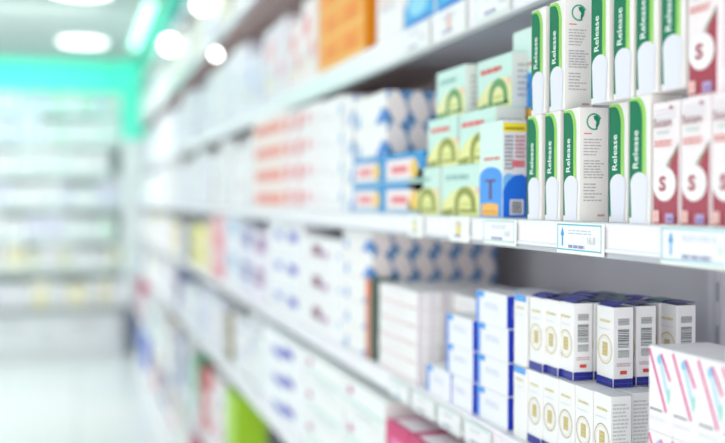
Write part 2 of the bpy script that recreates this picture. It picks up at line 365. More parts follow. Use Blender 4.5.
def gold_mesh(ring=True, variant=0):
    w, d, h = 0.042, 0.0285, 0.103; c = Carton(w, d, h, mat((248, 247, 246)))
    if ring:
        c.ring('f', w*0.5, h*0.46, 0.0185, 0.0190, 0.0015, GOLD if variant == 0 else mat((190, 165, 130)))
        c.ring('f', w*0.5, h*0.46, 0.0150, 0.0158, 0.0006, GOLDP)
        c.r('f', w*0.36, h*0.38, w*0.66, h*0.55, GOLD); 
        for k in range(3): c.r('f', w*0.37, h*(0.41+0.05*k), w*0.65, h*(0.42+0.05*k), GOLDP, 8)
    else:
        c.r('f', w*0.04, h*0.905, w*0.96, h*0.995, SKY); c.r('f', w*0.12, h*0.945, w*0.88, h*0.957, mat((150, 210, 250)))
    c.fine('f', w*0.2, w*0.85, h*0.80, h*0.835, 1, GOLDP, 0.9, 0.2, 8)
    c.fine('f', w*0.15, w*0.85, h*0.71, h*0.73, 1, mat((222, 224, 232)), 0.6, 0.2, 9)
    if ring:
        for fc, W in (('f', w), ('s', d)):
            c.r(fc, 0.0004, 0.0006, W-0.0004, h*0.115, NAVY)
            for k in range(7): c.r(fc, W*(0.06+0.135*k), h*0.012, W*(0.075+0.135*k), h*0.10, mat((96, 104, 190)), 9)
            c.r(fc, 0.0004, h*0.055, W-0.0004, h*0.061, mat((96, 104, 190)), 9)
    if variant == 0:
        c.barcode('s', d*0.22, h*0.50, d*0.78, h*0.74, mat((112, 120, 118)), seed=3); c.barcode('s', d*0.22, h*0.78, d*0.78, h*0.86, mat((140, 146, 144)), seed=5)
        c.barcode('s', d*0.22, h*0.38, d*0.78, h*0.47, mat((150, 158, 155)), seed=6)
        c.fine('s', d*0.15, d*0.85, h*0.27, h*0.32, 2, mat((210, 170, 180)), 0.5, 0.2, 3)
        c.r('s', d*0.32, h*0.17, d*0.66, h*0.215, mat((225, 80, 70)))
    else:
        c.fine('s', d*0.1, d*0.88, h*0.16, h*0.93, 17, mat((208, 212, 206)), 0.5, 0.3, 12)
    c.r('t', 0.001, 0.001, w-0.001, d-0.001, mat((238, 238, 244)))
    return c.mesh('gold_ring_carton')
def lid_mesh(col, seed):
    R = random.Random(seed); w, d, h = 0.042, 0.0285, 0.103; m = MB()
    a = 0.0030+R.random()*0.003; k1 = R.random()*0.004-0.002
    M = mat(col, 0.25)
    # a lifted, slightly crumpled closure flap
    x0, x1 = -d/2+0.0005, d/2-0.0005
    pts = [(x0, h+0.0009), (x0+0.007, h+0.0014+a*0.4), (0.002, h+a), (x1, h+0.0012+a*0.8)]
    pr = pts+[(x, z-0.0005) for x, z in pts[::-1]]
    m.prism_y(pr, -w/2+0.001, w/2-0.003+k1, M)
    return m.mesh('closure_flap')
def slash_mesh():
    w, d, h = 0.0425, 0.075, 0.092; c = Carton(w, d, h, mat((251, 248, 250)))
    c.line('f', w*0.02, h*0.96, w*0.80, h*0.26, 0.0036, PINK, 2)
    c.p('f', [(w*0.40, h*0.90), (w*0.55, h*0.93), (w*0.86, h*0.52), (w*0.94, h*0.36), (w*0.72, h*0.52)], mat((196, 228, 246)), 1)
    c.line('f', w*0.56, h*0.93, w*0.97, h*0.64, 0.0034, PINK, 3)
    c.ell('f', w*0.48, h*0.86, w*0.10, h*0.055, mat((140, 205, 240)), 2)
    c.p('f', [(w*0.84, h*0.52), (w*0.95, h*0.56), (w*0.95, h*0.42), (w*0.86, h*0.36)], mat((150, 226, 210)), 2)
    c.fine('f', w*0.08, w*0.68, h*0.245, h*0.275, 1, mat((140, 138, 146)), 0.9, 0.1, 5)
    c.fine('f', w*0.08, w*0.9, h*0.13, h*0.19, 2, mat((225, 222, 228)), 0.4, 0.2, 6)
    c.line('t', w*0.1, 0.01, w*0.9, 0.02, 0.001, mat((245, 225, 238)))
    return c.mesh('pink_stripe_carton')
def blue_edge_mesh(w=0.118, h=0.050, d=0.045):
    c = Carton(w, d, h, mat((246, 247, 252)))
    c.r('f', 0.001, h*0.02, w*0.09, h*0.98, mat((70, 140, 240))); c.r('f', 0.001, h*0.80, w*0.28, h*0.98, SKY)
    c.r('f', w*0.09, h*0.02, w*0.13, h*0.8, mat((190, 205, 250)))
    c.fine('f', w*0.3, w*0.85, h*0.5, h*0.7, 2, mat((214, 222, 244)), 0.5, 0.3, 5)
    c.r('s', 0.0006, h*0.02, d-0.0006, h*0.98, mat((36, 62, 200))); c.r('s', d*0.2, h*0.3, d*0.5, h*0.7, mat((120, 130, 225)))
    return c.mesh('blue_edged_carton')
def stripe_mesh(w=0.24, h=0.034, d=0.05):
    c = Carton(w, d, h, mat((250, 247, 247)))
    c.r('f', w*0.0, h*0.06, w*0.98, h*0.14, mat((226, 180, 178))); c.fine('f', w*0.15, w*0.8, h*0.5, h*0.7, 2, mat((236, 228, 232)), 0.5, 0.3, 4)
    c.r('s', d*0.05, h*0.0+0.001, d*0.14, h*0.97, mat((222, 205, 222))); c.r('s', d*0.55, h*0.05, d*0.62, h*0.95, mat((226, 215, 232)))
    return c.mesh('red_striped_carton')
def t_mesh():
    w, d, h = 0.085, 0.038, 0.142; c = Carton(w, d, h, mat((222, 246, 238)))
    c.fine('f', w*0.2, w*0.9, h*0.60, h*0.635, 1, mat((226, 110, 110)), 0.9, 0.05, 4)
    pts = [(0.001, 0.001), (w-0.001, 0.001), (w-0.001, h*0.44)]
    for k in range(13):
        A = math.radians(10+170*k/12); pts.append((w*0.5+w*0.49*math.cos(A), h*0.42+h*0.11*math.sin(A)))
    c.p('f', pts, mat((36, 148, 238), 0.3))
    T = mat((92, 52, 112)); c.r('f', w*0.26, h*0.375, w*0.72, h*0.40, T, 4); c.r('f', w*0.44, h*0.19, w*0.55, h*0.38, T, 4)
    O = mat((248, 178, 64)); c.r('f', w*0.10, h*0.02, w*0.84, h*0.145, O); c.ell('f', w*0.5, h*0.10, w*0.34, h*0.055, mat((250, 190, 80)))
    c.r('f', w*0.2, h*0.06, w*0.74, h*0.075, mat((225, 150, 60)))
    s = 's'; c.r(s, 0.0006, 0.001, d-0.0006, h*0.995, mat((234, 236, 240)))
    c.r(s, 0.0006, h*0.88, d-0.0006, h*0.97, mat((250, 226, 40)))
    c.r(s, d*0.1, h*0.905, d*0.9, h*0.925, mat((140, 130, 40)))
    c.p(s, [(0.0006, 0.001), (d-0.0006, 0.001), (d-0.0006, h*0.42), (d*0.8, h*0.45), (d*0.5, h*0.44), (d*0.2, h*0.37), (0.0006, h*0.28)], mat((24, 112, 226), 0.3))
    c.p(s, [(0.0006, h*0.28), (d*0.2, h*0.37), (d*0.5, h*0.44), (d*0.2, h*0.46), (0.0006, h*0.42)], mat((120, 190, 245)))
    c.fine(s, d*0.08, d*0.45, h*0.50, h*0.86, 9, mat((140, 140, 148)), 0.55, 0.1, 9); c.fine(s, d*0.52, d*0.95, h*0.62, h*0.86, 6, mat((205, 120, 130)), 0.55, 0.1, 10)
    c.fine(s, d*0.4, d*0.9, h*0.52, h*0.60, 1, mat((232, 110, 120)), 0.9, 0, 11)
    c.r(s, d*0.30, h*0.035, d*0.86, h*0.19, WHITE); c.barcode(s, d*0.36, h*0.05, d*0.80, h*0.175, horiz=False, seed=2)
    return c.mesh('letter_t_carton')
def arch_mesh(w=0.17, h=0.083, d=0.05, warm=0, logo=(150, 196, 190)):
    c = Carton(w, d, h, mat((208, 240, 230)))
    c.p('f', [(0.001, 0.001), (w-0.001, 0.001), (w-0.001, h*0.50), (w*0.7, h*0.60), (w*0.35, h*0.52), (w*0.12, h*0.34), (0.001, h*0.26)], mat((238, 238, 160)) if not warm else mat((240, 236, 175)))
    OL = mat((148, 156, 58) if not warm else (104, 160, 100))
    c.p('f', [(0.001, 0.001), (w*0.30, 0.001), (w*0.32, h*0.16), (0.001, h*0.10)], OL)
    cx, r = w*0.62, w*0.27
    n = 16; c.lv['f'] += 1; lv = c.lv['f']
    for k in range(n):
        A, B = math.radians(180*k/n), math.radians(180*(k+1)/n)
        q = lambda a, s_: (cx+r*s_*math.cos(a), h*0.22+h*0.36*(s_ if s_ < 1 else 1)*math.sin(a))
        c.p('f', [q(A, 1), q(B, 1), q(B, 0.58), q(A, 0.58)], OL, lv)
    c.r('f', cx-r, 0.001, cx-r*0.58, h*0.22, OL, lv); c.r('f', cx+r*0.58, h*0.1, cx+r, h*0.22, OL, lv)
    c.r('f', cx-r*0.5, h*0.2, cx+r*0.5, h*0.27, mat((214, 222, 130)), lv); c.r('f', cx-r*0.5, h*0.08, cx+r*1.1, h*0.14, OL, lv)
    c.ell('f', w*0.92, h*0.5, w*0.05, h*0.08, mat((250, 205, 190)))
    c.fine('f', w*0.12, w*0.72, h*0.72, h*0.82, 1, mat(logo), 0.9, 0.02, 5)
    c.r('s', 0.0006, h*0.01, d-0.0006, h*0.99, mat((238, 240, 234))); c.fine('s', d*0.15, d*0.9, h*0.2, h*0.85, 6, mat((190, 186, 190)), 0.4, 0.3, 6)
    return c.mesh('arch_carton')
def roundel_mesh(w=0.24, d=0.047, h=0.058):
    c = Carton(w, d, h, mat((250, 248, 247)))
    BL = mat((0, 122, 185), 0.5); LB = mat((230, 225, 226))
    for q in (0.16, 0.98):
        a = w*q; c.p('f', [(a-w*(0.10 if q < 0.9 else 0.30), h*0.02), (min(a+w*0.02, w-0.001), h*0.02), (min(a+w*0.02, w-0.001), h*0.40), (a-w*(0.02 if q < 0.9 else 0.08), h*0.52)], mat((40, 150, 225)) if q < 0.9 else mat((0, 125, 215)))
    c.r('s', 0.0005, 0.0005, d-0.0005, h-0.0005, mat((250, 240, 237)))
    c.p('s', [(0.0006, 0.0006), (d*0.38, 0.0006), (0.0006, h*0.5)], BL, 2)
    c.p('s', [(d-0.0006, h-0.0006), (d*0.55, h-0.0006), (d*0.85, h*0.7), (d-0.0006, h*0.3)], BL, 2)
    c.p('s', [(0.0006, h-0.0006), (0.0006, h*0.72), (d*0.25, h-0.0006)], mat((70, 150, 215)), 2)
    c.p('s', [(d-0.0006, 0.0006), (d-0.0006, h*0.3), (d*0.75, 0.0006)], mat((70, 150, 215)), 2)
    return c.mesh('round_pattern_carton')
def combo_mesh(w=0.215, d=0.06, h=0.052):
    c = Carton(w, d, h, mat((30, 150, 215)))
    c.r('f', w*0.06, h*0.14, w*0.80, h*0.80, mat((250, 236, 236))); c.r('f', w*0.2, h*0.34, w*0.62, h*0.58, mat((240, 120, 130)))
    c.ell('f', w*0.78, h*0.45, w*0.10, h*0.3, mat((250, 205, 90))); c.r('f', w*0.0+0.001, h*0.01, w*0.9, h*0.1, mat((190, 220, 240)))
    c.r('s', d*0.1, h*0.1, d*0.8, h*0.8, mat((228, 210, 220)))
    return c.mesh('blue_red_yellow_carton')
def orange_mesh(w, d, h):
    c = Carton(w, d, h, mat((252, 160, 20)))
    Y = mat((253, 208, 110)); R = mat((250, 140, 0))
    for k in range(4): c.r('f', 0.002, h*(0.02+0.245*k), w-0.002, h*(0.045+0.245*k), Y)
    for u in (0.03, 0.48, 0.94): c.r('f', w*u-0.004, 0.004, w*u+0.006, h-0.004, Y)
    for k in range(4):
        for u in (0.2, 0.62): c.r('f', w*u, h*(0.09+0.245*k), w*(u+0.2), h*(0.2+0.245*k), R)
    c.r('s', 0.0006, 0.0006, d-0.0006, h-0.0006, mat((246, 146, 0)))
    return c.mesh('orange_carton')
def wave_mesh(w, d, h):
    c = Carton(w, d, h, mat((246, 240, 238)))
    c.p('f', [(0.001, 0.001), (w-0.001, 0.001), (w-0.001, h*0.5)]+[(w*(1-k/8), h*(0.5+0.22*math.sin(math.pi*k/8)-0.2*k/8)) for k in range(1, 8)]+[(0.001, h*0.3)], mat((60, 176, 235)))
    c.ell('f', w*0.48, h*0.3, w*0.3, h*0.17, mat((150, 220, 245))); c.r('f', w*0.1, 0.002, w*0.95, h*0.08, mat((30, 120, 215)))
    c.fine('f', w*0.1, w*0.85, h*0.78, h*0.9, 1, mat((240, 160, 130)), 0.9, 0, 3)
    return c.mesh('blue_wave_carton')
def print_mesh(name, w, d, h, body, blobs, side=None, sblobs=()):
    """pale carton with coloured blocks of print; blobs are (u0, v0, u1, v1, colour) as fractions of the front"""
    c = Carton(w, d, h, mat(body), bev=min(0.001, w*0.02))
    if side: c.r('s', 0.0006, 0.0006, d-0.0006, h-0.0006, mat(side))
    for u0, v0, u1, v1, col in blobs: c.r('f', w*u0, h*v0, w*u1, h*v1, mat(col))
    for u0, v0, u1, v1, col in sblobs: c.r('s', d*u0, h*v0, d*u1, h*v1, mat(col))
    c.fine('f', w*0.15, w*0.85, h*0.30, h*0.36, 1, mat((212, 214, 224)), 0.8, 0.3, int(w*1e4))
    return c.mesh(name)
ORD = ['first', 'second', 'third', 'fourth', 'fifth', 'sixth', 'seventh', 'eighth', 'ninth', 'tenth', 'eleventh', 'twelfth']

# ---------------------------------------------------------------- shelf B: green cartons
rel = release_mesh(); RD = 0.040; XP = 0.592
zB = SH['B'][1]
low = [(527.5, 'leftmost'), (545, 'second from the left'), (563, 'showing its printed side')]
def front_row(me, wd, d, edges, X, z, name, labs, cat, group=None, kids=(), yaws=None):
    for k, px in enumerate(edges):
        Y = pxY(px, X[k] if isinstance(X, (list, tuple)) else X) - wd/2
        stand(me, name, X[k] if isinstance(X, (list, tuple)) else X, Y, z, labs[k], cat, group, kids, (yaws or [0]*99)[k], d)
front_row(rel, 0.041, RD, [527.5, 545.0, 563.3, 609, 629.2], [XP, XP, XP, XP+0.016, XP], zB, 'medicine_carton',
    ['green and white upright carton, leftmost of the lower row beside the blue letter T carton', 'green and white upright carton, second from the left in the lower row',
     'green and white upright carton in the lower row showing its white text side', 'green and white upright carton pushed back in shadow in the lower row',
     'green and white upright carton in the lower row touching the maroon letter cartons'], 'carton', 'green and white cartons on the middle shelf')
zB2 = zB+0.1402
front_row(rel, 0.041, RD, [531, 549, 590.5, 613.0, 635.5, 660.5], XP, zB2, 'medicine_carton',
    ['green and white upright carton, leftmost of the upper row', 'green and white upright carton, second of the upper row, its leaf emblem side showing',
     'green and white upright carton, third from the left in the upper row', 'green and white upright carton, fourth from the left in the upper row',
     'green and white upright carton, fifth from the left in the upper row', 'green and white upright carton, rightmost of the upper row beside the maroon one'], 'carton', 'green and white cartons on the middle shelf')
sm = s_mesh()
front_row(sm, 0.0485, 0.040, [652.5, 680.8, 711.5], XP, zB, 'medicine_carton',
    ['white and maroon carton with letter S, leftmost of the lower three', 'white and maroon carton with letter S, middle of the lower three', 'white and maroon carton with letter S cut by the right photo edge'],
    'carton', 'maroon letter cartons on the middle shelf')
front_row(sm, 0.0485, 0.040, [687], XP, zB+0.1292, 'medicine_carton', ['white and maroon carton with letter S standing on top of the others'], 'carton', 'maroon letter cartons on the middle shelf')
# T cartons
tm = t_mesh()
front_row(tm, 0.085, 0.038, [479.5], XP, zB, 'medicine_carton', ['mint and blue carton with a letter T and yellow banded side, standing on the shelf'], 'carton', 'blue letter T cartons')
front_row(tm, 0.085, 0.038, [512.5], 0.655, zB+0.1432, 'medicine_carton', ['mint and blue carton with a letter T, upper one beside the green cartons'], 'carton', 'blue letter T cartons')
front_row(print_mesh('plain_carton', 0.085, 0.038, 0.142, (226, 240, 236), ()), 0.085, 0.038, [512.5], 0.655, zB, 'medicine_carton', ['pale carton hidden under the upper letter T carton'], 'carton')
# arch cartons
ar = arch_mesh(); ar2 = arch_mesh(0.150, 0.083, 0.05, 0, (240, 110, 110))
front_row(ar, 0.165, 0.05, [408.5, 442.3], 0.60, zB, 'medicine_carton', ['mint and yellow arch carton, bottom left of the pile', 'mint and yellow arch carton, bottom right of the pile beside the letter T'], 'carton', 'yellow arch cartons')
front_row(ar2, 0.150, 0.05, [428, 458], [0.602, 0.602], zB+0.0832, 'medicine_carton', ['mint and yellow arch carton with red word, left in the middle tier', 'mint and yellow arch carton with red word, right in the middle tier'], 'carton', 'yellow arch cartons')
a3 = arch_mesh(0.135, 0.083, 0.06, 1); a4 = arch_mesh(0.135, 0.083, 0.06, 1, (225, 80, 80))
front_row(a3, 0.135, 0.06, [436.5], 0.615, zB+0.1664, 'medicine_carton', ['mint carton with green arch, top left of the pile under the upper shelf'], 'carton', 'green arch cartons')
front_row(a4, 0.135, 0.06, [477], 0.63, zB+0.1664, 'medicine_carton', ['mint carton with green arch and red word, top tier beside the upper letter T'], 'carton', 'green arch cartons')
front_row(print_mesh('plain_carton', 0.135, 0.05, 0.166, (226, 240, 236), ()), 0.135, 0.05, [473], 0.655, zB, 'medicine_carton', ['plain pale carton hidden behind the yellow arch pile'], 'carton')

def stack(me, w, d, h, X, Ytop, z, nrow, ncol, ndep, desc, cat, group, name='medicine_carton', jit=0.003, gap=0.0015, kids=(), full=False):
    """rows up, columns towards the camera from Ytop (far edge), deep layers away from the aisle"""
    R = random.Random(int(Ytop*1000)+nrow)
    for r in range(nrow):
        for c_ in range(ncol):
            for q in range(ndep):
                if not full and q > 0 and c_ != ncol-1 and r != nrow-1: continue     # wholly hidden
                lab = '%s, %s tier up' % (desc, ORD[r])
                if ndep > 1: lab += ', %s layer back' % ORD[q]
                if ncol > 1: lab += ', %s file' % ('far' if c_ == 0 else 'near')
                stand(me, name, X+q*(d+gap)+R.random()*jit*0.5, Ytop-w/2-c_*(w+gap), z+r*(h+0.0004), lab, cat, group, kids, 0, d)
# round patterned cartons and the blue-red-yellow ones (shelf B)
rm = roundel_mesh(0.236, 0.047, 0.0655); cm = combo_mesh(0.236, 0.055, 0.058)
def span(px0, px1, X): return abs(pxY(px0, X)-pxY(px1, X))-0.002
def pile(me, w, d, h, X, px, z, n, desc, group): stack(me, w, d, h, X, pxY(px, X), z, n, 1, 1, desc, 'carton', group)
stack(cm, 0.236, 0.055, 0.058, 0.60, pxY(353, 0.60), zB, 2, 2, 1, 'blue, white and red carton on the middle shelf', 'carton', 'blue and red cartons on the middle shelf', jit=0)
stack(cm, 0.236, 0.055, 0.058, 0.657, pxY(353, 0.60), zB, 2, 1, 3, 'blue and white carton beneath the round patterned ones', 'carton', 'blue and red cartons on the middle shelf', jit=0)
stack(rm, 0.236, 0.047, 0.0655, 0.604, pxY(353, 0.60)+0.0, zB+0.1172, 2, 1, 5, 'round patterned carton on the middle shelf', 'carton', 'round pattern cartons on the middle shelf', full=True)
w0 = span(343, 352.5, 0.60); rs = roundel_mesh(w0, 0.047, 0.0655)
stack(rs, w0, 0.047, 0.0655, 0.602, pxY(343, 0.60), zB, 4, 1, 1, 'short round patterned carton left of the blue and red ones', 'carton', 'round pattern cartons on the middle shelf')
w0 = span(320, 342.5, 0.60); pw = print_mesh('pale_carton', w0, 0.08, 0.068, (250, 248, 249), ((0.9, 0.3, 0.98, 0.7, (110, 180, 225)), (0.1, 0.4, 0.3, 0.6, (236, 226, 236))))
pile(pw, w0, 0.08, 0.068, 0.60, 320, zB, 4, 'white carton with tiny blue mark left of the round patterned ones', 'white cartons with tiny blue marks')
w0 = span(284, 319.5, 0.60); pr = print_mesh('red_print_carton', w0, 0.09, 0.070, (250, 244, 245), ((0.05, 0.2, 0.22, 0.8, (240, 110, 108)), (0.38, 0.15, 0.52, 0.8, (232, 84, 92)), (0.62, 0.3, 0.76, 0.7, (244, 170, 178)), (0.84, 0.3, 0.9, 0.6, (232, 200, 215))))
pile(pr, w0, 0.09, 0.070, 0.60, 284, zB, 4, 'white carton with red print, right pile on the middle shelf', 'red print cartons')
w0 = span(254, 283.5, 0.60); po = print_mesh('salmon_carton', w0, 0.09, 0.074, (250, 234, 228), ((0.05, 0.2, 0.95, 0.62, (243, 140, 120)), (0.2, 0.3, 0.5, 0.6, (238, 110, 100))))
pile(po, w0, 0.09, 0.074, 0.60, 254, zB, 4, 'salmon and white carton left of the red print pile', 'salmon cartons')

# ---------------------------------------------------------------- shelf A: orange, blue and pale cartons
zA = SH['A'][1]
def place(me, w, d, px, X, z, label, cat='carton', group=None, name='medicine_carton'):
    return stand(me, name, X, pxY(px, X)-w/2, z, label, cat, group, (), 0, d)
Xa = 0.655
wd = abs(pxY(319, Xa)-pxY(365, Xa)); om = orange_mesh(wd, 0.09, 0.30); place(om, wd, 0.09, 319, Xa, zA, 'large orange carton with pale yellow grid on the upper shelf')
wd = abs(pxY(376.5, Xa)-pxY(402, Xa))-0.004
pm = print_mesh('small_print_carton', wd, 0.09, 0.21, (250, 246, 246), ((0.2, 0.3, 0.32, 0.9, (244, 180, 175)), (0.5, 0.35, 0.6, 0.9, (244, 196, 190)), (0.75, 0.4, 0.85, 0.95, (240, 200, 200))))
place(pm, wd, 0.09, 377, Xa, zA, 'white carton with faint red columns between the orange and blue cartons')
for k, (a, b_) in enumerate(((404, 435), (436, 470))):
    wd = abs(pxY(a, Xa)-pxY(b_, Xa))-0.003; place(wave_mesh(wd, 0.08, 0.13), wd, 0.08, a, Xa, zA, ['white carton with sky blue wave, left one at the top of the photo', 'white carton with sky blue wave, right one at the top of the photo'][k], 'carton', 'blue wave cartons')
for k, (a, b_) in enumerate(((474, 505), (506, 545))):
    wd = abs(pxY(a, Xa)-pxY(b_, Xa))-0.003; place(print_mesh('pale_carton', wd, 0.08, 0.13, (248, 246, 246), ((0.1, 0.2, 0.9, 0.35, (240, 200, 190)),)), wd, 0.08, a, Xa, zA, ['white carton just right of the blue wave cartons at the top edge', 'white carton above the leftmost green cartons at the top edge'][k])

spec = [(289, 303, 0.20, (248, 232, 234), (238, 150, 150)), (303, 317.5, 0.235, (250, 240, 240), (240, 120, 120)), (264, 288, 0.245, (238, 232, 240), (244, 190, 196)), (246, 262, 0.20, (232, 232, 246), (200, 205, 240))]
for k, (a, b_, h, body, pc) in enumerate(spec):
    wd = abs(pxY(a, Xa)-pxY(b_, Xa))-0.006
    me = print_mesh('tall_pale_carton', wd, 0.1, h, body, ((0.15, 0.55, 0.5, 0.8, pc), (0.55, 0.25, 0.85, 0.45, pc), (0.2, 0.12, 0.4, 0.3, (240, 236, 200))), sblobs=((0.1, 0.1, 0.9, 0.9, (210, 205, 214)),))
    place(me, wd, 0.1, a, Xa, zA, ['pink printed upright carton, second left of the orange carton', 'white upright carton with red print touching the orange carton',
        'lilac white tall upright carton with pink print', 'pale lavender upright carton under the dark shelf edge'][k])

# ---------------------------------------------------------------- shelf C: gold ring cartons, pink stripes, blue-edged boxes
zC = SH['C'][1]
g0, g1, g2 = gold_mesh(True, 0), gold_mesh(True, 1), gold_mesh(False, 1)
flaps = [lid_mesh(c_, k) for k, c_ in enumerate(((40, 48, 160), (34, 44, 120), (60, 70, 170), (30, 60, 110), (44, 110, 120)))]
GW, GD, GH = 0.042, 0.0285, 0.103
GZ2 = zC+0.1035
def gold(me, px, X, z, lab, flap=None):
    stand(me, 'medicine_carton', X, pxY(px, X)-GW/2, z, lab, 'carton', 'gold ring cartons on the lower shelf', [('closure_flap', flaps[flap])] if flap is not None else (), 0, GD)
U = 'upper tier'
for k, (px, X, fl_) in enumerate(((530, 0.620, 0), (544.5, 0.625, 1), (559, 0.630, 2), (597.5, 0.655, 0))):
    gold(g0, px, X, GZ2, ['white gold-ring carton with navy base, leftmost in the upper tier', 'white gold-ring carton, second from the left in the upper tier',
        'white gold-ring carton, third in the upper tier with barcode side showing', 'white gold-ring carton nearest the camera in the upper tier, beside the gap'][k], fl_)
gold(g2, 514.5, 0.617, GZ2, 'white carton with bright blue top band, upper tier left of the gold rings')
for k, (px, X, fl_) in enumerate(((620, 0.692, 1), (642, 0.742, 4))):
    gold(g0, px, X, GZ2, ['white barcode-sided carton one step behind the nearest gold-ring carton', 'white barcode-sided carton furthest back and right in the upper tier'][k], fl_)
# the deeper files of the same cartons, their dark blue tops showing
for q in range(1, 4):
    for k, (px, X) in enumerate(((530, 0.620), (544.5, 0.625), (559, 0.630), (597.5, 0.655))):
        if k == 3 and q < 3: continue
        Y = pxY(px, X)-GW/2; XX = X+q*0.0305
        stand(g0, 'medicine_carton', XX, Y, GZ2, 'gold-ring carton in the upper tier, %s behind the %s from left' % (ORD[q-1], ORD[k]), 'carton', 'gold ring cartons on the lower shelf', [('closure_flap', flaps[(k+q) % 5])], 0, GD)
Xl = [0.600, 0.606, 0.612, 0.618, 0.624, 0.634]
XL = [0.617, 0.619, 0.621, 0.6235, 0.626]; YL = [pxY(614, 0.629)+GW/2+(4-k)*0.0428 for k in range(5)]
for k in range(5):
    stand(g1, 'medicine_carton', XL[k], YL[k], zC, 'gold-ring carton in the lower tier, %s from the left' % ORD[k], 'carton', 'gold ring cartons on the lower shelf', (), 0, GD)
for k, (px, X) in enumerate(((615, 0.663), (634, 0.697), (650, 0.73))): gold(g1, px, X, zC, 'text-sided carton in the lower tier, %s behind the nearest gold-ring carton' % ORD[k])
for k in (1,): stand(g2, 'medicine_carton', 0.6145, YL[0]+0.0430*(2-k), zC, ['white carton with bright blue top band, left in the lower tier', 'white carton with bright blue top band, standing in the lower tier'][k], 'carton', 'gold ring cartons on the lower shelf', (), 0, GD)
for q in range(1, 4):
    for k in range(4):
        stand(g1, 'medicine_carton', XL[k]+q*0.0305, YL[k], zC, 'gold-ring carton in the lower tier, %s behind the %s one' % (ORD[q-1], ORD[k]), 'carton', 'gold ring cartons on the lower shelf', (), 0, GD)
sl = slash_mesh()
for r in range(2):
    for k in range(5):
        X = 0.603; Y = pxY(650, X)-0.0425/2-k*0.0432
        stand(sl, 'medicine_carton', X+0.001*((k*7+r*3) % 3), Y, zC+r*0.0925, 'white carton with pink slashes, %s from the left in the %s tier' % (ORD[k], 'top' if r else 'bottom'), 'carton', 'pink slash cartons', (), 0, 0.075)
be = blue_edge_mesh()
stack(be, 0.118, 0.045, 0.050, 0.612, pxY(476, 0.612), zC, 4, 1, 1, 'blue-edged carton in the tall pile by the gold-ring cartons', 'carton', 'blue-edged cartons', jit=0.006)
stack(be, 0.118, 0.045, 0.050, 0.612+0.055, pxY(476, 0.612)-0.01, zC, 4, 1, 1, 'white blue-edged carton in the pile behind the tall pile', 'carton', 'blue-edged cartons', jit=0.006)
stack(be, 0.118, 0.045, 0.050, 0.608, pxY(446, 0.608), zC, 3, 1, 1, 'white blue-edged carton in the middle pile', 'carton', 'blue-edged cartons', jit=0.006)
stack(be, 0.118, 0.045, 0.050, 0.604, pxY(426, 0.604), zC, 1, 1, 1, 'small white blue-edged carton standing alone', 'carton', 'blue-edged cartons', jit=0.006)
st_ = stripe_mesh()
stack(st_, 0.24, 0.05, 0.034, 0.606, pxY(379, 0.606), zC, 5, 1, 4, 'white carton with thin red stripe in the big pile', 'carton', 'red stripe cartons', jit=0.004)
st2 = stripe_mesh(0.12, 0.034, 0.05)
stack(st2, 0.12, 0.05, 0.034, 0.665, pxY(379, 0.606)-0.275, zC, 5, 2, 2, 'lilac striped carton behind the middle pile', 'carton', 'lilac stripe cartons', jit=0.004)
# orange topped dark item
c = Carton(0.04, 0.06, 0.175, mat((98, 122, 112))); c.r('f', 0.001, 0.001, 0.039, 0.174, mat((214, 130, 96))); c.ell('f', 0.02, 0.15, 0.018, 0.018, mat((250, 112, 30)))
stand(c.mesh('dark_carton'), 'medicine_carton', 0.606, pxY(365.5, 0.606)-0.02, zC, 'narrow dark green carton with an orange round cap print on its edge', 'carton', None, (), 0, 0.06)
rl = roundel_mesh(0.24, 0.047, 0.057)
stack(rl, 0.24, 0.047, 0.057, 0.612, pxY(343, 0.612), zC, 5, 1, 6, 'round patterned carton on the lower shelf', 'carton', 'round pattern cartons on the lower shelf', full=True)
w0 = span(304, 342, 0.606); pu = print_mesh('purple_mark_carton', w0, 0.09, 0.082, (250, 249, 250), ((0.25, 0.40, 0.48, 0.75, (120, 20, 90)), (0.52, 0.38, 0.66, 0.58, (180, 110, 180)), (0.9, 0.45, 0.96, 0.6, (130, 190, 235))))
pile(pu, w0, 0.09, 0.082, 0.606, 304, zC, 3, 'white carton with purple mark left of the round patterned pile', 'purple mark cartons')
w0 = span(268, 303, 0.606); pb = print_mesh('blue_mark_carton', w0, 0.09, 0.095, (249, 250, 253), ((0.25, 0.35, 0.42, 0.6, (90, 100, 215)), (0.62, 0.32, 0.85, 0.6, (40, 46, 200)), (0.1, 0.75, 0.9, 0.8, (226, 232, 248))))
pile(pb, w0, 0.09, 0.095, 0.606, 268, zC, 3, 'white carton with blue marks left of the purple mark pile', 'blue mark cartons')

# ---------------------------------------------------------------- shelf D: magenta edged cartons and white piles
zD = SH['D'][1]; Xd = 0.575
def magenta_mesh(w=0.075, d=0.09, h=0.12):
    c = Carton(w, d, h, mat((214, 20, 110), 0.35))
    c.r('f', w*0.12, h*0.08, w*0.45, h*0.42, mat((250, 235, 242))); c.r('f', w*0.25, h*0.5, w*0.88, h*0.80, mat((240, 120, 180))); c.r('f', w*0.55, h*0.08, w*0.88, h*0.42, mat((235, 90, 160)))
    c.r('t', w*0.10, d*0.16, w*0.90, d*0.90, mat((252, 236, 244))); c.r('s', d*0.14, h*0.08, d*0.90, h*0.86, mat((252, 240, 246)))
    return c.mesh('magenta_carton')
mg = magenta_mesh()
zt_off = 0.155
pl = print_mesh('white_base_carton', 0.30, 0.10, 0.128, (249, 250, 250), ((0.05, 0.45, 0.95, 0.5, (190, 225, 215)), (0.1, 0.7, 0.3, 0.85, (170, 70, 130))))
stack(mg, 0.135, 0.09, 0.12, Xd, pxY(386, Xd), zD, 2, 1, 1, 'magenta framed white carton, left pile at the bottom edge', 'carton', 'magenta framed cartons') if False else None
mg2 = magenta_mesh(0.13, 0.085, 0.118)
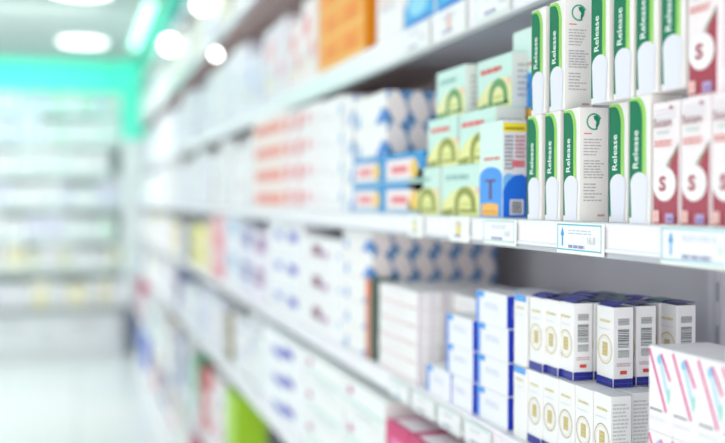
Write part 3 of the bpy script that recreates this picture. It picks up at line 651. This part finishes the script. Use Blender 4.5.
for k in range(4):
    for r in range(2):
        stand(mg2, 'medicine_carton', Xd-0.02, pxY(386, Xd-0.02)-0.065-k*0.133, zD+r*0.1183, 'magenta framed white carton, %s from the left, %s tier' % (ORD[k], 'top' if r else 'lower'), 'carton', 'magenta framed cartons', (), 0, 0.085)
for k, (a, b_) in enumerate(((304, 342.5), (344, 385))):
    w0 = span(a, b_, Xd); gl = print_mesh('green_line_carton', w0, 0.30, 0.083, (250, 251, 250), ((0.04, 0.46, 0.96, 0.52, (170, 224, 206)), (0.1, 0.66, 0.22, 0.85, (196, 70, 140)), (0.3, 0.2, 0.9, 0.25, (214, 232, 226))))
    pile(gl, w0, 0.30, 0.083, Xd, a, zD, 3, 'white carton with thin green lines, %s pile below the lower shelf' % ('left' if k == 0 else 'right'), 'green line cartons')
w0 = span(262, 303, Xd); pb2 = print_mesh('blue_streak_carton', w0, 0.30, 0.082, (249, 250, 254), ((0.3, 0.2, 0.6, 0.5, (80, 84, 205)), (0.56, 0.4, 0.8, 0.7, (60, 66, 190))))
pile(pb2, w0, 0.30, 0.082, Xd, 262, zD, 3, 'white carton with blue streaks beyond the green line piles', 'blue streak cartons')
lm = print_mesh('lime_carton', 0.24, 0.12, 0.33, (176, 222, 50), ((0.2, 0.1, 0.8, 0.3, (210, 236, 130)),))
lx = 0.556; stand(lm, 'medicine_carton', lx, pxY(225, lx)-0.12, SH['E'][1], 'lime green tall pack low on the shelving at the bottom of the photo', 'carton', None, (), 0, 0.12)
bm_ = print_mesh('blue_pack', 0.5, 0.12, 0.25, (40, 100, 225), ())
stand(bm_, 'medicine_carton', 0.546, pxY(141, 0.546)-0.25, SH['G'][1], 'saturated blue pack at the far bottom of the shelving', 'carton', None, (), 0, 0.12)

# ---------------------------------------------------------------- generic blurred goods further down the aisle
def goods(key, X, z, px0, px1, hmax, specs, desc, group, seed, tiers=(1, 2), wr=(0.14, 0.24), fill=(0.62, 0.9)):
    """upright and stacked cartons from column px0 (far) to px1 (near)"""
    R = random.Random(seed); Y = pxY(px1, X); Yf = min(pxY(px0, X), 10.36) if px0 else 10.36
    while Y < Yf-0.1:
        w_ = R.uniform(*wr)*(1+max(0, Y-3)*0.10); w_ = min(w_, Yf-Y)
        nt_ = R.choice(tiers); h_ = hmax*R.uniform(*fill)/nt_; body, pc = R.choice(specs); d_ = 0.12
        u = R.uniform(0.08, 0.35); v = R.uniform(0.15, 0.5)
        me = print_mesh('blurred_carton', w_-0.006, d_, h_, body, ((u, v, u+R.uniform(0.2, 0.5), v+R.uniform(0.15, 0.35), pc), (0.1, 0.8, 0.8, 0.86, pc)),
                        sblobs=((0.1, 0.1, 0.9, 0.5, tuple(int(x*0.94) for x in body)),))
        for t_ in range(nt_):
            stand(me, 'medicine_carton', X+0.004+R.random()*0.02, Y+w_/2, z+t_*(h_+0.0004), desc, 'carton', group, (), 0, d_)
        Y += w_+(R.uniform(0.02, 0.1) if R.random() < 0.12 else 0.002)
W_ = (248, 248, 250); LV = (236, 236, 250); PK = (250, 238, 240); CRM = (250, 246, 228)
pale = [(W_, (222, 224, 232)), (LV, (214, 214, 240)), (W_, (240, 226, 226)), ((242, 246, 246), (214, 228, 228)), (W_, (228, 228, 238))]
mixed = pale+[((170, 160, 130), (220, 215, 200)), ((110, 120, 170), (220, 222, 236)), (PK, (240, 150, 170)), (CRM, (240, 215, 110)), (W_, (120, 140, 220)), (W_, (235, 120, 130)), (LV, (150, 170, 230)), ((246, 240, 236), (214, 190, 130))]
loud = mixed+[((206, 40, 60), (240, 210, 210)), ((240, 200, 80), (250, 240, 210)), ((60, 90, 200), (220, 225, 245)), ((225, 60, 120), (250, 230, 240)), ((110, 190, 150), (235, 245, 240)), ((236, 232, 240), (60, 60, 90)), (W_, (60, 80, 210)), (PK, (232, 50, 110)), (W_, (226, 60, 60)), ((240, 246, 236), (120, 200, 150)), ((250, 226, 140), (236, 180, 60)), (W_, (90, 180, 190))]
goods('Z2', 0.645, SH['Z2'][1], 0, 232, 0.13, mixed, 'blurred pale medicine carton on the topmost shelf', 'cartons along the topmost shelf', 11, (1,), (0.2, 0.3), (0.6, 0.95))
goods('Z', 0.63, SH['Z'][1], 0, 300, 0.33, pale+[(CRM, (230, 232, 190))], 'blurred pale medicine carton on the second shelf from the top', 'cartons along the second shelf from the top', 12, (1, 1, 2), (0.16, 0.24))
goods('A', 0.66, zA, 0, 244, 0.35, pale, 'blurred pale medicine carton on the upper shelf left of the lavender cartons', 'cartons along the upper shelf', 13, (1, 2), (0.16, 0.24), (0.72, 0.92))
goods('B', 0.60, zB, 0, 251, 0.30, pale, 'blurred white medicine carton on the middle shelf beyond the salmon cartons', 'cartons along the middle shelf', 14, (1, 2, 3), (0.14, 0.22), (0.7, 0.95))
spc = [(184, 190, 0.20, (60, 74, 120), (200, 205, 225), 'navy carton standing in for the dark gap left of the yellow one'), (190.5, 204, 0.215, (247, 240, 170), (238, 222, 80), 'yellow carton on the lower shelf'),  # the navy body puts the shade of a dark gap into its colour
    (204.5, 212, 0.24, (250, 240, 215), (240, 226, 170), 'cream carton on the lower shelf right of the yellow one'), (212.5, 224, 0.285, (244, 150, 165), (250, 205, 212), 'tall pink carton on the lower shelf under the rail'),
    (224.5, 240, 0.285, (240, 242, 250), (190, 214, 240), 'white and pale blue tall carton right of the pink one'), (240.5, 252, 0.25, (232, 232, 248), (70, 84, 170), 'lilac carton with navy print on the lower shelf'),
    (252.5, 266.5, 0.235, (244, 238, 250), (150, 90, 160), 'lilac carton with violet print touching the blue mark pile')]
for a, b_, h_, body, pc, lab in spc:
    w0 = span(a, b_, 0.606); me = print_mesh('tall_carton', w0, 0.12, h_, body, ((0.15, 0.2, 0.8, 0.45, pc), (0.3, 0.7, 0.9, 0.92, pc)))
    stand(me, 'medicine_carton', 0.606, pxY(a, 0.606)-w0/2, zC, lab, 'carton', None, (), 0, 0.12)
goods('C', 0.61, zC, 0, 183, 0.27, mixed+[((248, 240, 180), (240, 225, 110)), (PK, (240, 130, 150)), (W_, (70, 90, 170))], 'blurred medicine carton on the lower shelf beyond the blue mark pile', 'cartons along the lower shelf', 15, (1, 2, 2), (0.12, 0.2), (0.6, 0.95))
goods('D', 0.585, zD, 0, 260, 0.255, mixed, 'blurred medicine carton below the lower shelf beyond the blue streak pile', 'cartons along the shelf below the lower shelf', 16, (1, 2, 3), (0.13, 0.22), (0.6, 0.95))
goods('E', 0.56, SH['E'][1], 0, 224, 0.35, loud, 'blurred colourful carton near the bottom of the shelving', 'cartons along the second lowest shelf', 17, (1, 2, 3), (0.12, 0.22), (0.5, 0.9))
goods('E', 0.56, SH['E'][1], 264, 320, 0.35, loud, 'blurred colourful carton near the bottom edge of the photo', 'cartons right of the lime pack', 19, (1, 2, 3), (0.12, 0.22), (0.5, 0.9))
goods('G', 0.55, SH['G'][1], 0, 140, 0.28, loud, 'blurred colourful carton on the bottom deck beyond the blue pack', 'cartons on the far bottom deck', 20, (1, 2, 2), (0.14, 0.26), (0.5, 0.9))
goods('G', 0.55, SH['G'][1], 146.5, 290, 0.28, loud, 'blurred colourful carton on the bottom deck of the shelving', 'cartons along the bottom deck', 18, (1, 2, 2), (0.14, 0.26), (0.5, 0.9))

GLOW_BALL = mat((255, 252, 246), 0.4, 0, 0, 9.0, name='added_glow')  # glowing balls added to stand for blurred bright discs under the upper shelves
for px, py, X, key, r, lab in ((220, 55, 0.60, 'Z', 0.020, 'added glowing ball for a bright disc below the second shelf from the top'), (172, 42, 0.62, 'Z2', 0.05, 'added glowing ball for a bright disc under the topmost shelf, further down'),
        (205, 6, 0.62, 'Z2', 0.035, 'added glowing ball for a bright disc under the topmost shelf, top edge')):
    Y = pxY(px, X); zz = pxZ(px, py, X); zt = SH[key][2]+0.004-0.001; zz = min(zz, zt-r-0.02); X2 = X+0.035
    o = empty('added_glow_spot', (X2-0.05, Y, EYE+zt), lab, 'lamp', 'added glowing balls under the shelves')
    m = MB(); m.cyl((0, 0, 0), 0.005, 0.005, zz-zt+r, 0.0, STEEL, 12); m.box(-0.01, 0.055, -0.01, 0.01, -0.004, 0, STEEL); new_obj('added_bracket', m.mesh('added_bracket'), o)
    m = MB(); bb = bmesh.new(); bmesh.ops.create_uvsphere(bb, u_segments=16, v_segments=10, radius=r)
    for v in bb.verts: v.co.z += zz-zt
    m.merge(bb, m.mi(GLOW_BALL)); new_obj('glow_ball', m.mesh('glow_ball'), o)

# ---------------------------------------------------------------- back shelves and counter
YF = 10.80
bs = empty('back_shelving', (-1.0, 11.0, 0), 'wide white wall shelving across the end of the aisle', 'shelving')
m = MB(); m.box(-2.15, 1.44, 0.46, 0.49, 0.0, EYE+1.115, mat((236, 240, 240), 0.5)); new_obj('back_panel', m.mesh('back_panel'), bs)
levels = [0.925, 0.60, 0.27, -0.06, -0.40, -0.72, -1.0615]
for z in levels[:-1]:
    m = MB(); m.box(-2.15, 1.44, -0.15, 0.459, EYE+z-0.03, EYE+z, mat((232, 236, 235), 0.45)); s = new_obj('shelf', m.mesh('shelf'), bs)
    m = MB(); m.box(-2.15, 1.44, -0.158, -0.1505, EYE+z-0.05, EYE+z, mat((226, 236, 234), 0.3)); new_obj('price_rail', m.mesh('price_rail'), s)
R = random.Random(5)
for li, z in enumerate(levels):
    x = -3.1; hm = 0.285
    while x < 0.36:
        w_ = R.uniform(0.10, 0.24); h_ = hm*R.uniform(0.72, 0.98); body, pc = R.choice(pale+[((232, 248, 238), (200, 235, 215)), (W_, (236, 238, 200))] if li < 5 else pale+[(CRM, (244, 226, 120)), ((246, 246, 236), (190, 210, 120))])
        c = Carton(w_-0.01, 0.2, h_, mat(body), bev=0.001)
        # front print faces the aisle from the end wall, on the carton's short side
        c2 = MB(); c2.box(-w_/2+0.005, w_/2-0.005, -0.1, 0.1, 0, h_, mat(body), 0.001)
        u = R.uniform(-0.3, 0); v = R.uniform(0.15, 0.5)
        f = c2.poly([(w_*u, -0.1005, h_*v), (w_*(u+0.3), -0.1005, h_*v), (w_*(u+0.3), -0.1005, h_*(v+0.3)), (w_*u, -0.1005, h_*(v+0.3))], mat(pc))
        c.bm.free()
        stand(c2.mesh('back_carton'), 'medicine_carton', x+w_/2, 10.98 if li < 6 else 10.45, z, ('blurred pale carton on the back wall shelves, %s level from the top' % ORD[li]) if li < 6 else 'blurred pale carton standing on the low cabinet at the back', 'carton', 'cartons on the back wall shelves, %s level' % ORD[li])
        x += w_+(0.05 if R.random() < 0.03 else 0.004)
ct = empty('base_cabinet', (-1.0, 10.2, 0), 'low pale grey drawer cabinet with dark top edge under the back shelves', 'cabinet')
GRYC = mat((214, 217, 218), 0.4, 0, 2.0); 
m = MB(); m.box(-2.15, 1.44, -0.18, 1.25, 0.002, EYE-1.085, GRYC); new_obj('body', m.mesh('body'), ct)
m = MB(); m.box(-2.15, 1.44, -0.22, 1.26, EYE-1.084, EYE-1.062, mat((150, 158, 158), 0.3)); new_obj('worktop', m.mesh('worktop'), ct)
for k in range(5):
    x0 = -1.9+k*0.66
    m = MB(); m.box(x0, x0+0.64, -0.2, -0.1805, 0.10, 0.44, mat((218, 221, 222), 0.35), 0.003); d_ = new_obj('drawer', m.mesh('drawer'), ct)
    m = MB(); m.box(x0+0.22, x0+0.42, -0.222, -0.2005, 0.34, 0.36, STEEL, 0.002); new_obj('handle', m.mesh('handle'), d_)

build_placed()
